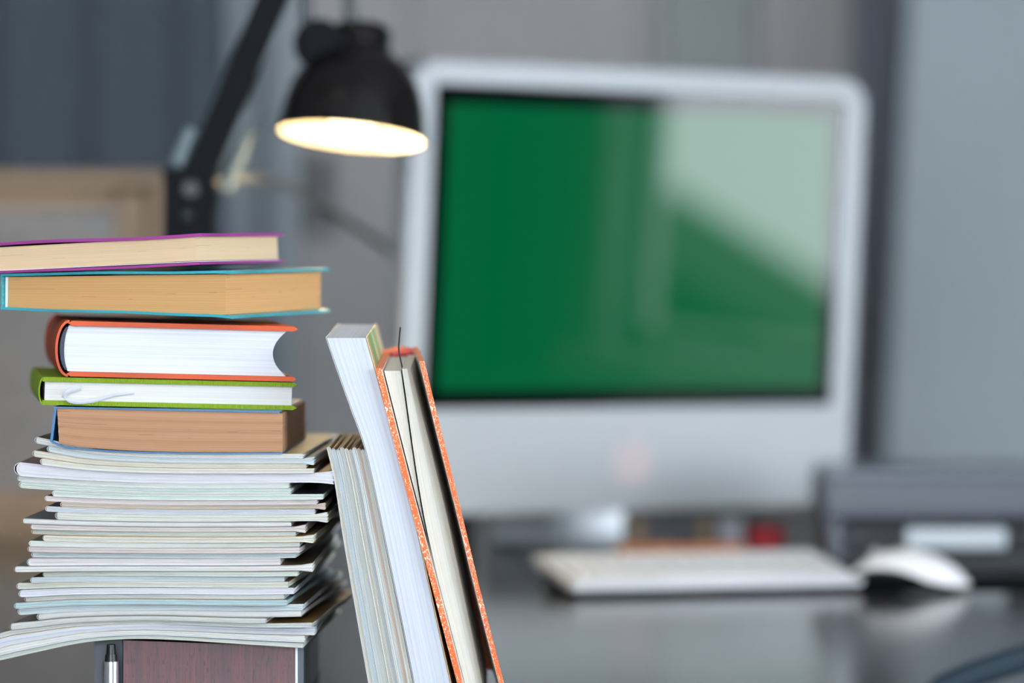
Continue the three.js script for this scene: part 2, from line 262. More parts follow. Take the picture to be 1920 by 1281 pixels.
// ------------------------------------------------------------------ computer monitor
{
  const yaw = 0.591, tilt = 0.054, rl = -0.0159, c = new THREE.Vector3(0.1339, EYE - 0.0217, -4.1254);
  const n0 = new THREE.Vector3(Math.sin(yaw), 0, Math.cos(yaw)), u = new THREE.Vector3(Math.cos(yaw), 0, -Math.sin(yaw));
  const v = new THREE.Vector3(0, Math.cos(tilt), 0).addScaledVector(n0, Math.sin(tilt));
  const uu = u.clone().multiplyScalar(Math.cos(rl)).addScaledVector(v, Math.sin(rl)), vv = v.clone().multiplyScalar(Math.cos(rl)).addScaledVector(u, -Math.sin(rl)), nn = uu.clone().cross(vv);
  const t = thing('computer_monitor', 'silver all-in-one computer with a bright green screen', 'computer', [c.x, DESK, c.z]);
  const head = new THREE.Group(); head.name = 'display'; t.add(head);
  head.position.set(0, c.y - DESK, 0); head.quaternion.setFromRotationMatrix(new THREE.Matrix4().makeBasis(uu, vv, nn));
  const rr2 = (x0, x1, y0, y1, r0, r1) => { const s = new THREE.Shape(); s.moveTo(x0 + r0, y0); s.lineTo(x1 - r0, y0); s.absarc(x1 - r0, y0 + r0, r0, -Math.PI / 2, 0); s.lineTo(x1, y1 - r1); s.absarc(x1 - r1, y1 - r1, r1, 0, Math.PI / 2); s.lineTo(x0 + r1, y1); s.absarc(x0 + r1, y1 - r1, r1, Math.PI / 2, Math.PI); s.lineTo(x0, y0 + r0); s.absarc(x0 + r0, y0 + r0, r0, Math.PI, 1.5 * Math.PI); return s; };
  const hw = 0.259, hh = 0.162, outer = rr2(-0.288, 0.288, -0.270, 0.187, 0.018, 0.032);
  outer.holes.push(rr2(-hw, hw, -hh, hh, 0.002, 0.002));
  mesh('casing', new THREE.ExtrudeGeometry(outer, { depth: 0.022, bevelEnabled: true, bevelThickness: 0.003, bevelSize: 0.0025, bevelOffset: -0.0025, bevelSegments: 3, curveSegments: 16 }).translate(0, 0, -0.025), mAlu, head);
  // bulging back shell
  mesh('back_shell', surf((a, b) => { const x = -0.286 + 0.572 * a, y = -0.268 + 0.453 * b; return [x, y, -0.024 - 0.035 * Math.sin(Math.PI * a) ** 0.6 * Math.sin(Math.PI * b) ** 0.6]; }, 24, 20), mat(S(40, 42, 46), 0.5), head);
  mesh('bezel_glass', box(2 * hw, 2 * hh, 0.006, 0, 0, -0.006), mat(S(8, 12, 16), 0.04), head);
  mesh('screen', box(2 * hw - 0.034, 2 * hh - 0.036, 0.001, 0, 0, -0.0022), mat(S(2, 10, 8), 0.03, { emissive: C(0.0, 0.145, 0.042), emissiveIntensity: 1 }), head);
  const lg = new THREE.Shape(); lg.moveTo(0, 0.012); lg.bezierCurveTo(0.006, 0.017, 0.02, 0.015, 0.02, 0); lg.bezierCurveTo(0.02, -0.014, 0.011, -0.022, 0.006, -0.021); lg.bezierCurveTo(0.002, -0.019, -0.002, -0.019, -0.006, -0.021); lg.bezierCurveTo(-0.011, -0.022, -0.02, -0.014, -0.02, 0); lg.bezierCurveTo(-0.02, 0.015, -0.006, 0.017, 0, 0.012);
  const leaf = new THREE.Shape(); leaf.moveTo(0, 0.017); leaf.bezierCurveTo(0, 0.024, 0.005, 0.028, 0.009, 0.028); leaf.bezierCurveTo(0.009, 0.022, 0.005, 0.017, 0, 0.017);
  mesh('logo', mergeGeometries([lg, leaf].map((s) => new THREE.ExtrudeGeometry(s, { depth: 0.0012, bevelEnabled: false }))).scale(1.25, 1.25, 1).translate(0, -0.217, 0.0001), mat(S(196, 186, 191), 0.45), head);
  // stand: bent aluminium sheet, foot on the desk and a neck up to the back of the display
  const st = new THREE.Group(); st.name = 'stand'; t.add(st); st.rotation.y = yaw;
  const mStand = mat(S(212, 218, 224), 0.3, { metalness: 0.85 });
  mesh('foot', rbox(0.17, 0.008, 0.15, 0.003, 0, 0.0042, -0.085), mStand, st);
  const neck = curve([[0, 0.15], [0.3, 0.147], [0.7, 0.12], [1, 0.085]]);
  mesh('neck', surf((a, b) => [-0.085 + 0.17 * a, 0.006 + 0.2 * b, -neck(b)], 4, 12), mStand, st);
  mesh('neck', surf((a, b) => [-0.085 + 0.17 * a, 0.006 + 0.2 * b, -neck(b) - 0.008], 4, 12), mStand, st);
}

// ------------------------------------------------------------------ things on the desk around the computer
{ // keyboard
  const d0 = deskDepth(1122), kb = thing('keyboard', 'white computer keyboard lying in front of the computer', 'keyboard', [X(1075, d0), DESK, -d0]);
  kb.rotation.y = 0.235;
  const w = 0.275, l = 0.15, prof = new THREE.Shape(); prof.moveTo(0, 0.0005); prof.lineTo(l, 0.0005); prof.lineTo(l, 0.026); prof.lineTo(0, 0.011); prof.closePath();
  const pl = new THREE.Shape(); pl.moveTo(0.004, 0.006); pl.lineTo(l, 0.02); pl.lineTo(l, 0.026); pl.lineTo(0, 0.011); pl.lineTo(0, 0.008); pl.closePath();
  const mK = mat(S(208, 210, 216), 0.5), mKey = mat(S(218, 219, 223), 0.5);
  const ex = (s) => new THREE.ExtrudeGeometry(s, { depth: w, bevelEnabled: true, bevelSize: 0.0012, bevelThickness: 0.0012, bevelSegments: 2 }).rotateY(Math.PI / 2);
  mesh('top_case', ex(pl), mK, kb);
  mesh('base', box(w - 0.01, 0.006, l - 0.02, w / 2, 0.004, -l / 2), mat(S(60, 62, 68), 0.6), kb);
  for (const x of [0.02, w - 0.02]) mesh('foot', box(0.02, 0.018, 0.012, x, 0.01, -l + 0.014), mat(S(60, 62, 68), 0.6), kb);
  const key = rbox(0.0148, 0.004, 0.0185, 0.0012), space = rbox(0.088, 0.004, 0.0185, 0.0012), ang = Math.atan2(0.015, l);
  for (let r = 0; r < 6; r++) for (let q = 0; q < 15; q++) {
    if (r === 0 && q > 4 && q < 10) continue;
    const k = mesh('key', key, mKey, kb), zz = 0.02 + r * 0.0215; k.position.set(0.0155 + q * 0.0174, 0.0135 + zz * 0.1, -zz); k.rotation.x = ang;
  }
  const sp = mesh('space_bar', space, mKey, kb); sp.position.set(0.0155 + 7 * 0.0174, 0.0155, -0.02); sp.rotation.x = ang;
}
{ // mouse
  const d0 = deskDepth(1108), t = thing('computer_mouse', 'white computer mouse with dark underside, right of the keyboard', 'mouse', [X(1705, d0), DESK, -d0]);
  t.rotation.y = -0.25;
  const prof = curve([[0, 0.010], [0.12, 0.024], [0.35, 0.035], [0.65, 0.033], [0.88, 0.020], [1, 0.006]]);
  const under = curve([[0, 0.009], [0.2, 0.018], [0.45, 0.018], [0.75, 0.007], [1, 0.003]]);
  const L = 0.112, wd = (a) => 0.031 * Math.sqrt(Math.max(0.02, 1 - Math.abs(2 * a - 1) ** 3));
  mesh('shell', surf((a, b) => { const f = b * Math.PI, y0 = under(a), y1 = prof(a); return [-L / 2 + L * a, y0 + (y1 - y0) * Math.sin(f) ** 0.6, -wd(a) * Math.cos(f)]; }, 28, 20), mat(S(232, 232, 234), 0.35), t);
  mesh('base', surf((a, b) => { const f = b * Math.PI; return [-L / 2 + L * (0.03 + 0.92 * a), under(a) + 0.0008 - (under(a)) * Math.sin(f) ** 0.5, -wd(a) * 0.96 * Math.cos(f)]; }, 28, 12), mat(S(18, 19, 22), 0.4), t);
  mesh('scroll_ball', new THREE.SphereGeometry(0.0045, 14, 10).translate(-0.032, 0.031, 0), mat(S(190, 192, 196), 0.3), t);
  tag(mesh('mouse_pad', rbox(0.24, 0.003, 0.16, 0.001, X(1765, d0), DESK + 0.0016 - 0.0031, -d0 - 0.075).translate(0, 0.0015, 0), new THREE.MeshPhysicalMaterial({ color: S(14, 16, 19), roughness: 1, specularIntensity: 0.1 })), 'thin black mouse pad under the white mouse', 'mouse pad');
  t.position.y += 0.003;
}
{ // grey printer at the right
  const d0 = 3.96, x0 = X(1545, d0), x1 = X(1990, d0), w = x1 - x0, t = thing('printer', 'low dark grey printer with pale paper tray, right of the computer', 'printer', [(x0 + x1) / 2, DESK, -d0 - 0.09]);
  const m1 = mat(S(84, 90, 101), 0.4), m2 = mat(S(52, 55, 62), 0.5);
  mesh('body', rbox(w, 0.042, 0.18, 0.006, 0, 0.069, 0), m1, t);
  mesh('lid', rbox(w - 0.006, 0.006, 0.172, 0.002, 0, 0.0925, 0), mat(S(120, 126, 138), 0.3), t);
  mesh('base', rbox(w - 0.01, 0.012, 0.16, 0.003, 0, 0.0065, 0), m2, t);
  mesh('back_panel', box(w - 0.012, 0.04, 0.1, 0, 0.03, -0.03), m2, t);
  for (const s of [-1, 1]) mesh('side_post', rbox(0.014, 0.048, 0.16, 0.003, s * (w / 2 - 0.012), 0.03, 0), m1, t);
  mesh('paper_tray', rbox(0.1, 0.02, 0.06, 0.003, X(1795, d0) - (x0 + x1) / 2, 0.028, 0.05), mat(S(196, 206, 212), 0.5), t);
}
{ // small things seen under the computer
  const dA = deskDepth(1034), a = thing('storage_box', 'black box with brown stripes standing under the green screen', 'box', [X(1255, dA), DESK, -dA - 0.03]);
  mesh('body', rbox(0.094, 0.034, 0.05, 0.002, 0, 0.0172, 0), mat(S(30, 33, 42), 0.5), a);
  for (const x of [-0.032, 0.038]) mesh('stripe', box(0.014, 0.032, 0.0006, x, 0.0172, 0.0254), mat(S(112, 92, 66), 0.6), a);
  const dB = deskDepth(1054); tag(mesh('pencil_box', rbox(0.13, 0.016, 0.03, 0.003, X(1278, dB), DESK + 0.0082, -dB - 0.015), mat(S(240, 150, 84), 0.5, { map: mottled })), 'flat orange-brown wooden pencil box behind the keyboard', 'box');
  const dC = deskDepth(1032), r = thing('ink_pot', 'small red pot with a dark lid beside the black box', 'pot', [X(1437, dC), DESK, -dC - 0.02]);
  mesh('body', cyl(0.019, 0.018, 0.022, 0, 0.0112, 0), mat(S(170, 18, 36), 0.35), r); mesh('lid', cyl(0.0195, 0.0195, 0.006, 0, 0.0253, 0), mat(S(60, 24, 32), 0.5), r);
  const e = tag(mesh('eraser', rbox(0.026, 0.03, 0.02, 0.003, X(1370, dC), DESK + 0.0152, -dC - 0.02), mat(S(150, 150, 162), 0.7)), 'pale grey block between the black box and red pot', 'block');
  const dE = deskDepth(1030), sp = thing('loudspeaker', 'small black loudspeaker left of the computer foot', 'speaker', [X(845, dE), DESK, -dE - 0.03]);
  mesh('body', rbox(0.05, 0.045, 0.05, 0.004, 0, 0.0227, 0), mBlackMetal, sp); mesh('cone', cyl(0.017, 0.015, 0.003, 0, 0, 0).rotateX(Math.PI / 2).translate(0, 0.023, 0.0255), mat(S(40, 42, 46), 0.7), sp);
}
{ // chair drawn up to the desk: the left shoulder of its back rail shows at the lower right
  const t = thing('desk_chair', 'chair with dark blue-black curved back rail at the right front of the desk', 'chair', [0.47, 0, -2.42]);
  const mF = new THREE.MeshPhysicalMaterial({ color: S(34, 48, 58), roughness: 0.6, specularIntensity: 0.4 }), V = (a) => a.map((p) => new THREE.Vector3(...p)), tube = (a, r) => new THREE.TubeGeometry(new THREE.CatmullRomCurve3(V(a)), 60, r, 12);
  mesh('back_rail', tube([[-0.2, 0.45, -0.06], [-0.235, 0.6, -0.03], [-0.245, 0.74, -0.005], [-0.218, 0.7905, 0], [-0.16, 0.8155, 0], [-0.08, 0.836, 0], [0, 0.842, 0], [0.08, 0.836, 0], [0.16, 0.8155, 0], [0.218, 0.7905, 0], [0.245, 0.74, -0.005], [0.235, 0.6, -0.03], [0.2, 0.45, -0.06]], 0.0085), mF, t);
  mesh('backrest', gridSolid((i, j) => { const x = lin0(-0.15, 0.2, i); return [x, lin0(0.55, 0.822 - 0.5 * x * x - 0.012, j)]; }, 16, 6, -0.008, -0.022), mat(S(14, 18, 22), 0.85), t);
  mesh('seat', rbox(0.44, 0.05, 0.42, 0.02, 0, 0.45, -0.24), mat(S(18, 22, 26), 0.85), t);
  for (const [x, z] of [[-0.2, -0.06], [0.2, -0.06], [-0.19, -0.42], [0.19, -0.42]]) mesh('leg', rod(new THREE.Vector3(x, 0.44, z), new THREE.Vector3(x * 1.1, 0.002, z), 0.011), mF, t);
}
{ // wooden display cabinet at the far left of the desk
  const d0 = 4.35, x1 = X(312, d0), x0 = x1 - 0.46, top = Y(322, d0), t = thing('display_cabinet', 'light wooden cabinet with a grey-brown door panel, left behind the lamp', 'cabinet', [(x0 + x1) / 2, DESK, -d0 - 0.12]);
  const w = 0.46, h = top - DESK, mW = mat(S(196, 160, 120), 0.45, { map: mottled }), mB = mat(S(96, 88, 82), 0.5);
  for (const s of [-1, 1]) mesh('side_panel', rbox(0.02, h - 0.012, 0.22, 0.002, s * (w / 2 - 0.01), (h - 0.012) / 2, 0), mW, t);
  mesh('top_panel', rbox(w + 0.004, 0.016, 0.235, 0.002, 0, h - 0.008, 0.002), mW, t);
  mesh('bottom_panel', box(w - 0.04, 0.016, 0.21, 0, 0.009, 0), mW, t);
  mesh('back_panel', box(w - 0.04, h - 0.03, 0.01, 0, h / 2, -0.1), mB, t);
  mesh('shelf', box(w - 0.042, 0.012, 0.18, 0, h * 0.45, -0.005), mW, t);
  const dr = new THREE.Group(); dr.name = 'door'; t.add(dr);
  for (const s of [-1, 1]) mesh('door_stile', rbox(0.034, h - 0.024, 0.018, 0.002, s * (w / 2 - 0.04), (h - 0.02) / 2, 0.101), mW, dr);
  mesh('door_rail', rbox(w - 0.115, 0.02, 0.018, 0.002, 0, h - 0.03, 0.101), mW, dr); mesh('door_rail', rbox(w - 0.115, 0.03, 0.018, 0.002, 0, 0.034, 0.101), mW, dr);
  mesh('door_panel', box(w - 0.11, h - 0.07, 0.006, 0, h / 2, 0.1), mat(S(128, 116, 106), 0.3, { map: mottled }), dr);
}

// ------------------------------------------------------------------ desk lamp
{
  const d = 3.6, P = (x, y, dd = 0) => px(x, y, d + dd), base = P(395, 1128); base.y = DESK;
  const t = thing('desk_lamp', 'black adjustable desk lamp, switched on, with springs on its arm', 'lamp', base.toArray());
  const L = (x, y, dd = 0) => P(x, y, dd).sub(base), joint = L(352, 392), elbow = L(592, -200), head = L(612, 78);
  mesh('base', new THREE.LatheGeometry([[0, 0], [0.085, 0], [0.088, 0.004], [0.086, 0.016], [0.07, 0.022], [0.02, 0.026], [0, 0.027]].map((p) => new THREE.Vector2(...p)), 48), mBlackMetal, t);
  mesh('lower_arm', mergeGeometries([rod(new THREE.Vector3(0, 0.02, 0), joint.clone().add(new THREE.Vector3(0, -0.01, 0)), 0.007), rod(new THREE.Vector3(0.018, 0.02, 0), joint.clone().add(new THREE.Vector3(0.018, -0.01, 0)), 0.006)]), mBlackMetal, t);
  // joint bracket with a round hole
  const br = new THREE.Shape(); br.moveTo(-0.021, -0.04); br.lineTo(0.014, -0.04); br.lineTo(0.027, 0.014); br.lineTo(0.012, 0.036); br.lineTo(-0.021, 0.036); br.closePath();
  const hole = new THREE.Path(); hole.absarc(0, -0.006, 0.006, 0, Math.PI * 2); br.holes.push(hole);
  for (const s of [-1, 1]) mesh('bracket', new THREE.ExtrudeGeometry(br, { depth: 0.003, bevelEnabled: false }).translate(joint.x, joint.y, joint.z + s * 0.013 - 0.0015), mBlackMetal, t);
  mesh('pivot', cyl(0.007, 0.007, 0.036, 0, 0, 0, 20).rotateX(Math.PI / 2).translate(joint.x + 0.004, joint.y + 0.018, joint.z), mat(S(60, 62, 68), 0.5), t);
  mesh('upper_arm', bar(joint.clone().add(new THREE.Vector3(0.002, 0.01, 0)), elbow, 0.027, 0.02), mBlackMetal, t);
  const dir = elbow.clone().sub(joint).normalize(), side = new THREE.Vector3(dir.y, -dir.x, 0);
  const spring = (off, s0, s1, r) => { const n = 26, pts = []; for (let i = 0; i <= n * 10; i++) { const a = i / 10 * Math.PI * 2, q = joint.clone().addScaledVector(dir, s0 + (s1 - s0) * i / (n * 10)).addScaledVector(side, off + r * Math.cos(a)); q.z += r * Math.sin(a); pts.push(q); } return new THREE.TubeGeometry(new THREE.CatmullRomCurve3(pts), n * 12, 0.0011, 5); };
  const mSpring = mat(S(140, 155, 160), 0.5, { metalness: 0.3 });
  mesh('spring', spring(0.025, 0.028, 0.105, 0.0055), mSpring, t); mesh('spring', spring(-0.024, 0.034, 0.068, 0.005), mSpring, t);
  mesh('elbow', mergeGeometries([cyl(0.02, 0.02, 0.03, 0, 0, 0, 24).rotateX(Math.PI / 2).translate(...elbow.toArray())]), mBlackMetal, t);
  mesh('forearm', mergeGeometries([rod(elbow.clone().add(new THREE.Vector3(-0.014, 0, 0)), L(578, 66), 0.006), rod(elbow.clone().add(new THREE.Vector3(0.024, 0, 0)), L(662, 92), 0.006)]), mat(S(70, 74, 80), 0.45), t);
  mesh('head_joint', mergeGeometries([cyl(0.023, 0.023, 0.034, 0, 0, 0, 28).rotateX(Math.PI / 2).translate(head.x - 0.006, head.y - 0.003, head.z), bar(L(572, 66), L(668, 96), 0.012, 0.012), rod(head, L(628, 130), 0.02)]), mBlackMetal, t);
  mesh('knob', cyl(0.012, 0.012, 0.012, 0, 0, 0, 20).rotateX(Math.PI / 2).translate(head.x - 0.006, head.y, head.z + 0.023), mBlackMetal, t);
  // shade: lathe about its own axis, mouth at the origin looking down
  const sh = new THREE.Group(); sh.name = 'shade'; t.add(sh); sh.position.copy(L(659, 256)); sh.rotation.set(-0.165, 0, -0.09, 'ZXY'); sh.rotation.order = 'ZXY';
  const prof = [[0.0665, 0], [0.0655, 0.012], [0.0635, 0.028], [0.0585, 0.045], [0.050, 0.060], [0.040, 0.070], [0.030, 0.077], [0.027, 0.084], [0.027, 0.098], [0.022, 0.103], [0, 0.103]];
  const inner = prof.slice(0, 7).map(([r, y]) => [Math.max(0.001, r - 0.0016), y]);
  const V2 = (a) => a.map((p) => new THREE.Vector2(...p));
  mesh('shade_shell', new THREE.LatheGeometry(V2(prof), 64), new THREE.MeshPhysicalMaterial({ color: S(22, 20, 20), roughness: 0.16, specularIntensity: 0.5 }), sh);
  mesh('shade_lining', new THREE.LatheGeometry(V2([...inner, [0.001, 0.08]]), 64), mat(S(245, 238, 222), 0.6), sh);
  mesh('rim', new THREE.TorusGeometry(0.0658, 0.0012, 8, 64).rotateX(Math.PI / 2), mat(S(30, 28, 26), 0.3), sh);
  mesh('bulb', new THREE.SphereGeometry(0.024, 24, 16).translate(0, 0.022, 0), mat(S(255, 240, 210), 0.4, { emissive: C(1, 0.80, 0.46), emissiveIntensity: 10 }), sh);
  const l = new THREE.PointLight(C(1, 0.78, 0.44), 0.17); l.position.set(0, 0.022, 0); l.shadow.radius = 1; l.castShadow = true; sh.add(l);
  mesh('power_cord', new THREE.TubeGeometry(new THREE.CatmullRomCurve3([L(400, 345, 0.02), L(470, 335, 0.1), L(560, 360, 0.35), L(640, 410, 0.5), L(740, 480, 0.62), L(800, 560, 0.66), L(830, 900, 0.7), new THREE.Vector3(X(840, 4.35) - base.x, 0.004, -4.35 - base.z)]), 80, 0.004, 8), mat(S(120, 119, 114), 0.6), t);
}

// ------------------------------------------------------------------ the box under the stack
const m2 = (p) => p * D / F;
{
  const t = thing('wooden_box', 'dark red wood-grain box carrying the pile of magazines', 'box', [X(390), DESK, -D - 0.012]);
  const wl = X(228) - X(390), wr = X(551) - X(390), yl = Y(1204) - DESK, yr = Y(1216) - DESK;
  mesh('front_panel', gridSolid((i, j) => [wl + (wr - wl) * i, (yl + (yr - yl) * i) * j], 8, 1, 0, -0.02, { us: 4 }), mat(C(0.5, 0.4, 0.44), 0.42, { map: (() => { const c = woodTex.clone(); c.repeat.set(2, 1); c.needsUpdate = true; return c; })() }), t);
  mesh('edge_strip', box(0.0018, yr, 0.02, wr + 0.0012, yr / 2, -0.01), mat(S(214, 220, 226), 0.4), t);
  mesh('side_panel', box(0.004, yr - 0.0005, 0.24, wr + 0.0042, yr / 2 - 0.0003, -0.12), mat(S(78, 86, 96), 0.5), t);
  mesh('body', box(wr - wl, yr - 0.004, 0.2, (wl + wr) / 2, (yr - 0.004) / 2, -0.125), mat(S(70, 46, 48), 0.6), t);
  mesh('bracket', box(0.02, 0.034, 0.03, wl - 0.012, 0.03, -0.03), mat(S(66, 74, 84), 0.45), t);
  const pin = mesh('metal_pin', cyl(0.0058, 0.0058, 0.03, X(205) - X(390), 0.0152, 0.0), mChrome, t);
  mesh('pin_cap', mergeGeometries([cyl(0.004, 0.0045, 0.005, 0, 0.0325, 0), cyl(0.003, 0.0035, 0.008, 0, 0.038, 0)]).translate(X(205) - X(390), 0, 0), mat(S(24, 26, 28), 0.35), pin);
}

// ------------------------------------------------------------------ magazines: layers of a pile
const ORD = ['first', 'second', 'third', 'fourth', 'fifth', 'sixth', 'seventh', 'eighth', 'ninth', 'tenth', 'eleventh', 'twelfth', 'thirteenth', 'fourteenth', 'fifteenth', 'sixteenth', 'seventeenth', 'eighteenth', 'nineteenth', 'twentieth'];
const ord = (n) => n <= 20 ? ORD[n - 1] : n < 30 ? 'twenty-' + ORD[n - 21] : n === 30 ? 'thirtieth' : 'thirty-' + ORD[n - 31];
// a0: fold end, a1: open end along the layer (pixels); top/bot: functions a -> pixel across; swap: layers stand upright
function magazine(label, group, a0, a1, top, bot, o) {
  const S_ = Math.sign(a1 - a0), r0 = Math.abs(bot(a0 + S_ * 6) - top(a0 + S_ * 6)) / 2, ac = a0 + S_ * r0 * 1.1, NT = 26, NC = 12, N = 2 * NT + NC, tk = o.cover ?? 0.7, fl = o.flare ?? 0;
  const gap = 0.3;
  const P = (jj) => (s, j, i) => {
    const q = typeof jj === 'function' ? jj(j) : jj; let a, b;
    const half = (aa) => { const k = fl * Math.max(0, 1 - Math.abs(a1 - aa) / (o.flareLen ?? 60)) ** 1.5; return Math.abs(bot(aa) - top(aa)) / 2 - gap - tk + k; };
    const mid = (aa) => (top(aa) + bot(aa)) / 2 + (o.droop ?? 0) * Math.max(0, 1 - Math.abs(a1 - aa) / 80) ** 2;
    if (i < NT || i > NT + NC) { const f = i < NT ? i / NT : (N - i) / NT; a = a1 + (ac - a1) * f; if (f === 0) a += (o.endJit ?? 0) * Math.sin(q * 9 + (o.ph ?? 0)); b = mid(a) + (i < NT ? -1 : 1) * (q <= 1 ? q * half(a) : half(a) + (q - 1) * tk); }
    else { const f = Math.PI / 2 + (i - NT) / NC * Math.PI, h = half(ac), hh = q <= 1 ? q * h : h + (q - 1) * tk; a = ac + S_ * hh * (q <= 1 ? 0.85 : 1.1) * Math.cos(f); b = mid(a) - hh * Math.sin(f); }
    return o.swap ? [X(b), Y(a)] : [X(a), Y(b)];
  };
  const cx = o.swap ? X((top(a1) + bot(a1)) / 2) : X((a0 + a1) / 2), cy = o.swap ? DESK : Y(bot((a0 + a1) / 2));
  const t = thing('magazine', label, 'magazine', [cx, cy, -D + o.dz], group); t.rotation.y = o.yaw;
  const M = 5, js = Array.from({ length: M + 1 }, () => rr(-0.0004, 0.0002));
  mesh('pages', gridSolid(P((j) => j), N, M, 0, -o.len, { noInner: true, zj: (j) => js[j], u0: rnd() }).translate(-cx, -cy, 0), magMat(o.tint, o.v), t);
  mesh('cover', gridSolid(P((j) => 1.02 + 0.98 * j), N, 1, 0.0003, -o.len - 0.0003, { u0: rnd(), split: true }).translate(-cx, -cy, 0), [mEdges[o.swap ? [0, 3, 6][Math.floor(rnd() * 3)] : Math.floor(rnd() * 7)], covers[o.cov]], t);
  return t;
}
{
  const keys = [ // boundary index -> curve (pixel x -> pixel y)
    [0, curve([[20, 812], [60, 819], [100, 827], [150, 839], [220, 846], [330, 850], [525, 851], [640, 850]])],
    [5, curve([[20, 892], [60, 895], [120, 899], [200, 903], [300, 906], [460, 906], [640, 905]])],
    [17, curve([[20, 1024], [120, 1026], [300, 1027], [480, 1026], [640, 1023]])],
    [28, curve([[20, 1157], [60, 1154], [120, 1149], [200, 1146], [300, 1145], [480, 1146], [640, 1142]])],
    [30, curve([[-20, 1195], [20, 1184], [60, 1179], [120, 1171], [200, 1166], [300, 1164], [480, 1168], [640, 1164]])],
    [34, curve([[-60, 1252], [-20, 1245], [0, 1241], [60, 1227], [156, 1207], [235, 1200], [313, 1200.5], [450, 1208], [570, 1215], [640, 1219]])],
  ];
  // [left z, right z, weight, tint, cover, label words] in the coordinates of an enlarged view (x = 0.391 z)
  const rows = [
    [160, 1455, 1, 'white', 'olive', 'curled'], [220, 1505, 1, 'blue', 'pale', 'bluish white'], [152, 1470, 1, 'cream', 'olive', 'cream'], [192, 1505, 1, 'cream', 'ochre', 'worn cream'], [65, 1600, 2, 'lilac', 'rose', 'thick white'],
    [78, 1385, 1, 'white', 'pale', 'white'], [85, 1395, 1.2, 'green', 'pale', 'pale'], [247, 1550, 1.1, 'green', 'slate', 'short white'], [210, 1520, 1, 'pink', 'olive', 'pinkish'], [285, 1560, 0.9, 'brown', 'brown', 'brown-edged'], [213, 1510, 1, 'lilac', 'slate', 'lilac white'],
    [260, 1570, 1.4, 'cream', 'olive', 'thick cream'], [100, 1395, 1, 'white', 'slate', 'long white'], [140, 1465, 1, 'pink', 'rose', 'faintly pink'], [142, 1420, 0.9, 'green', 'brown', 'greyish'], [200, 1505, 1.1, 'cream', 'ochre', 'short cream'], [135, 1440, 1, 'green', 'green', 'pale green'],
    [125, 1440, 1, 'pink', 'slate', 'pale pink'], [140, 1420, 0.9, 'blue', 'slate', 'light blue'], [128, 1345, 1.2, 'pink', 'rose', 'rosy'], [65, 1500, 1, 'white', 'olive', 'protruding white'], [197, 1432, 0.9, 'green', 'slate', 'greenish'], [138, 1365, 0.9, 'blue', 'brown', 'pale blue'],
    [67, 1385, 1, 'cream', 'ochre', 'ivory'], [85, 1412, 1.1, 'lilac', 'green', 'lilac'], [108, 1365, 0.9, 'white', 'brown', 'plain white'], [60, 1382, 0.9, 'cyan', 'blue', 'cyan-tinted'], [75, 1455, 1.1, 'blue', 'brown', 'blue-white'],
    [165, 1448, 1, 'white', 'slate', 'short white'], [35, 1278, 1, 'white', 'olive', 'drooping white'],
    [-20, 1500, 0.8, 'white', 'ochre', 'thin drooping'], [-30, 1507, 1.5, 'lilac', 'ochre', 'thick drooping lilac'], [-60, 1460, 1.2, 'white', 'blue', 'drooping pale'], [-60, 1455, 0.9, 'green', 'slate', 'lowest drooping'],
  ];
  const bound = []; // boundary k -> function of x
  for (let s = 0; s < keys.length - 1; s++) {
    const [k0, f0] = keys[s], [k1, f1] = keys[s + 1], tot = rows.slice(k0, k1).reduce((a, r) => a + r[2], 0); let acc = 0;
    for (let k = k0; k < k1; k++) { const w0 = acc / tot; bound[k] = (x) => f0(x) + (f1(x) - f0(x)) * w0; acc += rows[k][2]; }
  }
  bound[34] = keys[5][1];
  rows.forEach(([l, r, w, tint, cov, words], k) => {
    const longer = (q) => q === undefined || q < r - 30;
    const up = longer(rows[k - 1]?.[1]) && k > 0, dn = longer(rows[k + 1]?.[1]);
    magazine(`${words} magazine, ${ord(k + 1)} below the blue book in the pile`, 'magazines piled under the books', l * 0.391, r * 0.391, bound[k], bound[k + 1], {
      tint, cov, v: k % 4, dz: rr(-0.004, 0.002) - (k === 29 ? 0.002 : 0), yaw: -rr(0.01, 0.085) * (k > 12 ? 1 : 0.5), len: rr(0.255, 0.285), flare: up && dn ? 3.6 : 0, flareLen: Math.max(1, (r - Math.max(rows[k - 1]?.[1] ?? 0, rows[k + 1]?.[1] ?? 0)) * 0.391), endJit: 1.5, ph: k,
    });
  });
  // upright magazines leaning between the pile and the white book
  const Lf = curve([[836, 611], [860, 617], [900, 626], [1010, 643], [1150, 667], [1281, 690], [1324, 698]]), Rt = curve([[836, 682], [900, 697], [1007, 719], [1150, 748], [1281, 774], [1324, 782]]);
  const n = 9, ws = [1, 1.1, 1, 1.2, 0.9, 1, 1.1, 0.9, 1], tot = ws.reduce((a, b) => a + b), tn = ['cream', 'blue', 'white', 'green', 'cream', 'blue', 'white', 'brown', 'cream'], cv = ['tan', 'sand', 'tan', 'sand', 'tan', 'sand', 'tan', 'tan', 'sand'];
  let acc = 0;
  for (let k = 0; k < n; k++) {
    const w0 = acc / tot, w1 = (acc + ws[k]) / tot; acc += ws[k];
    const f = (w) => (y) => Lf(y) + (Rt(y) - Lf(y)) * w;
    magazine(`upright magazine leaning in the row, ${ord(n - k)} from the white paperback`, 'magazines standing beside the pile', 838 + (k % 3) * 2 + (k === 0 ? 0 : 1), 1323.5, f(w0), f(w1), { tint: tn[k], cov: cv[k], v: (k + 1) % 4, dz: rr(-0.003, 0.001), yaw: 0, len: rr(0.2, 0.215), swap: true });
  }
}

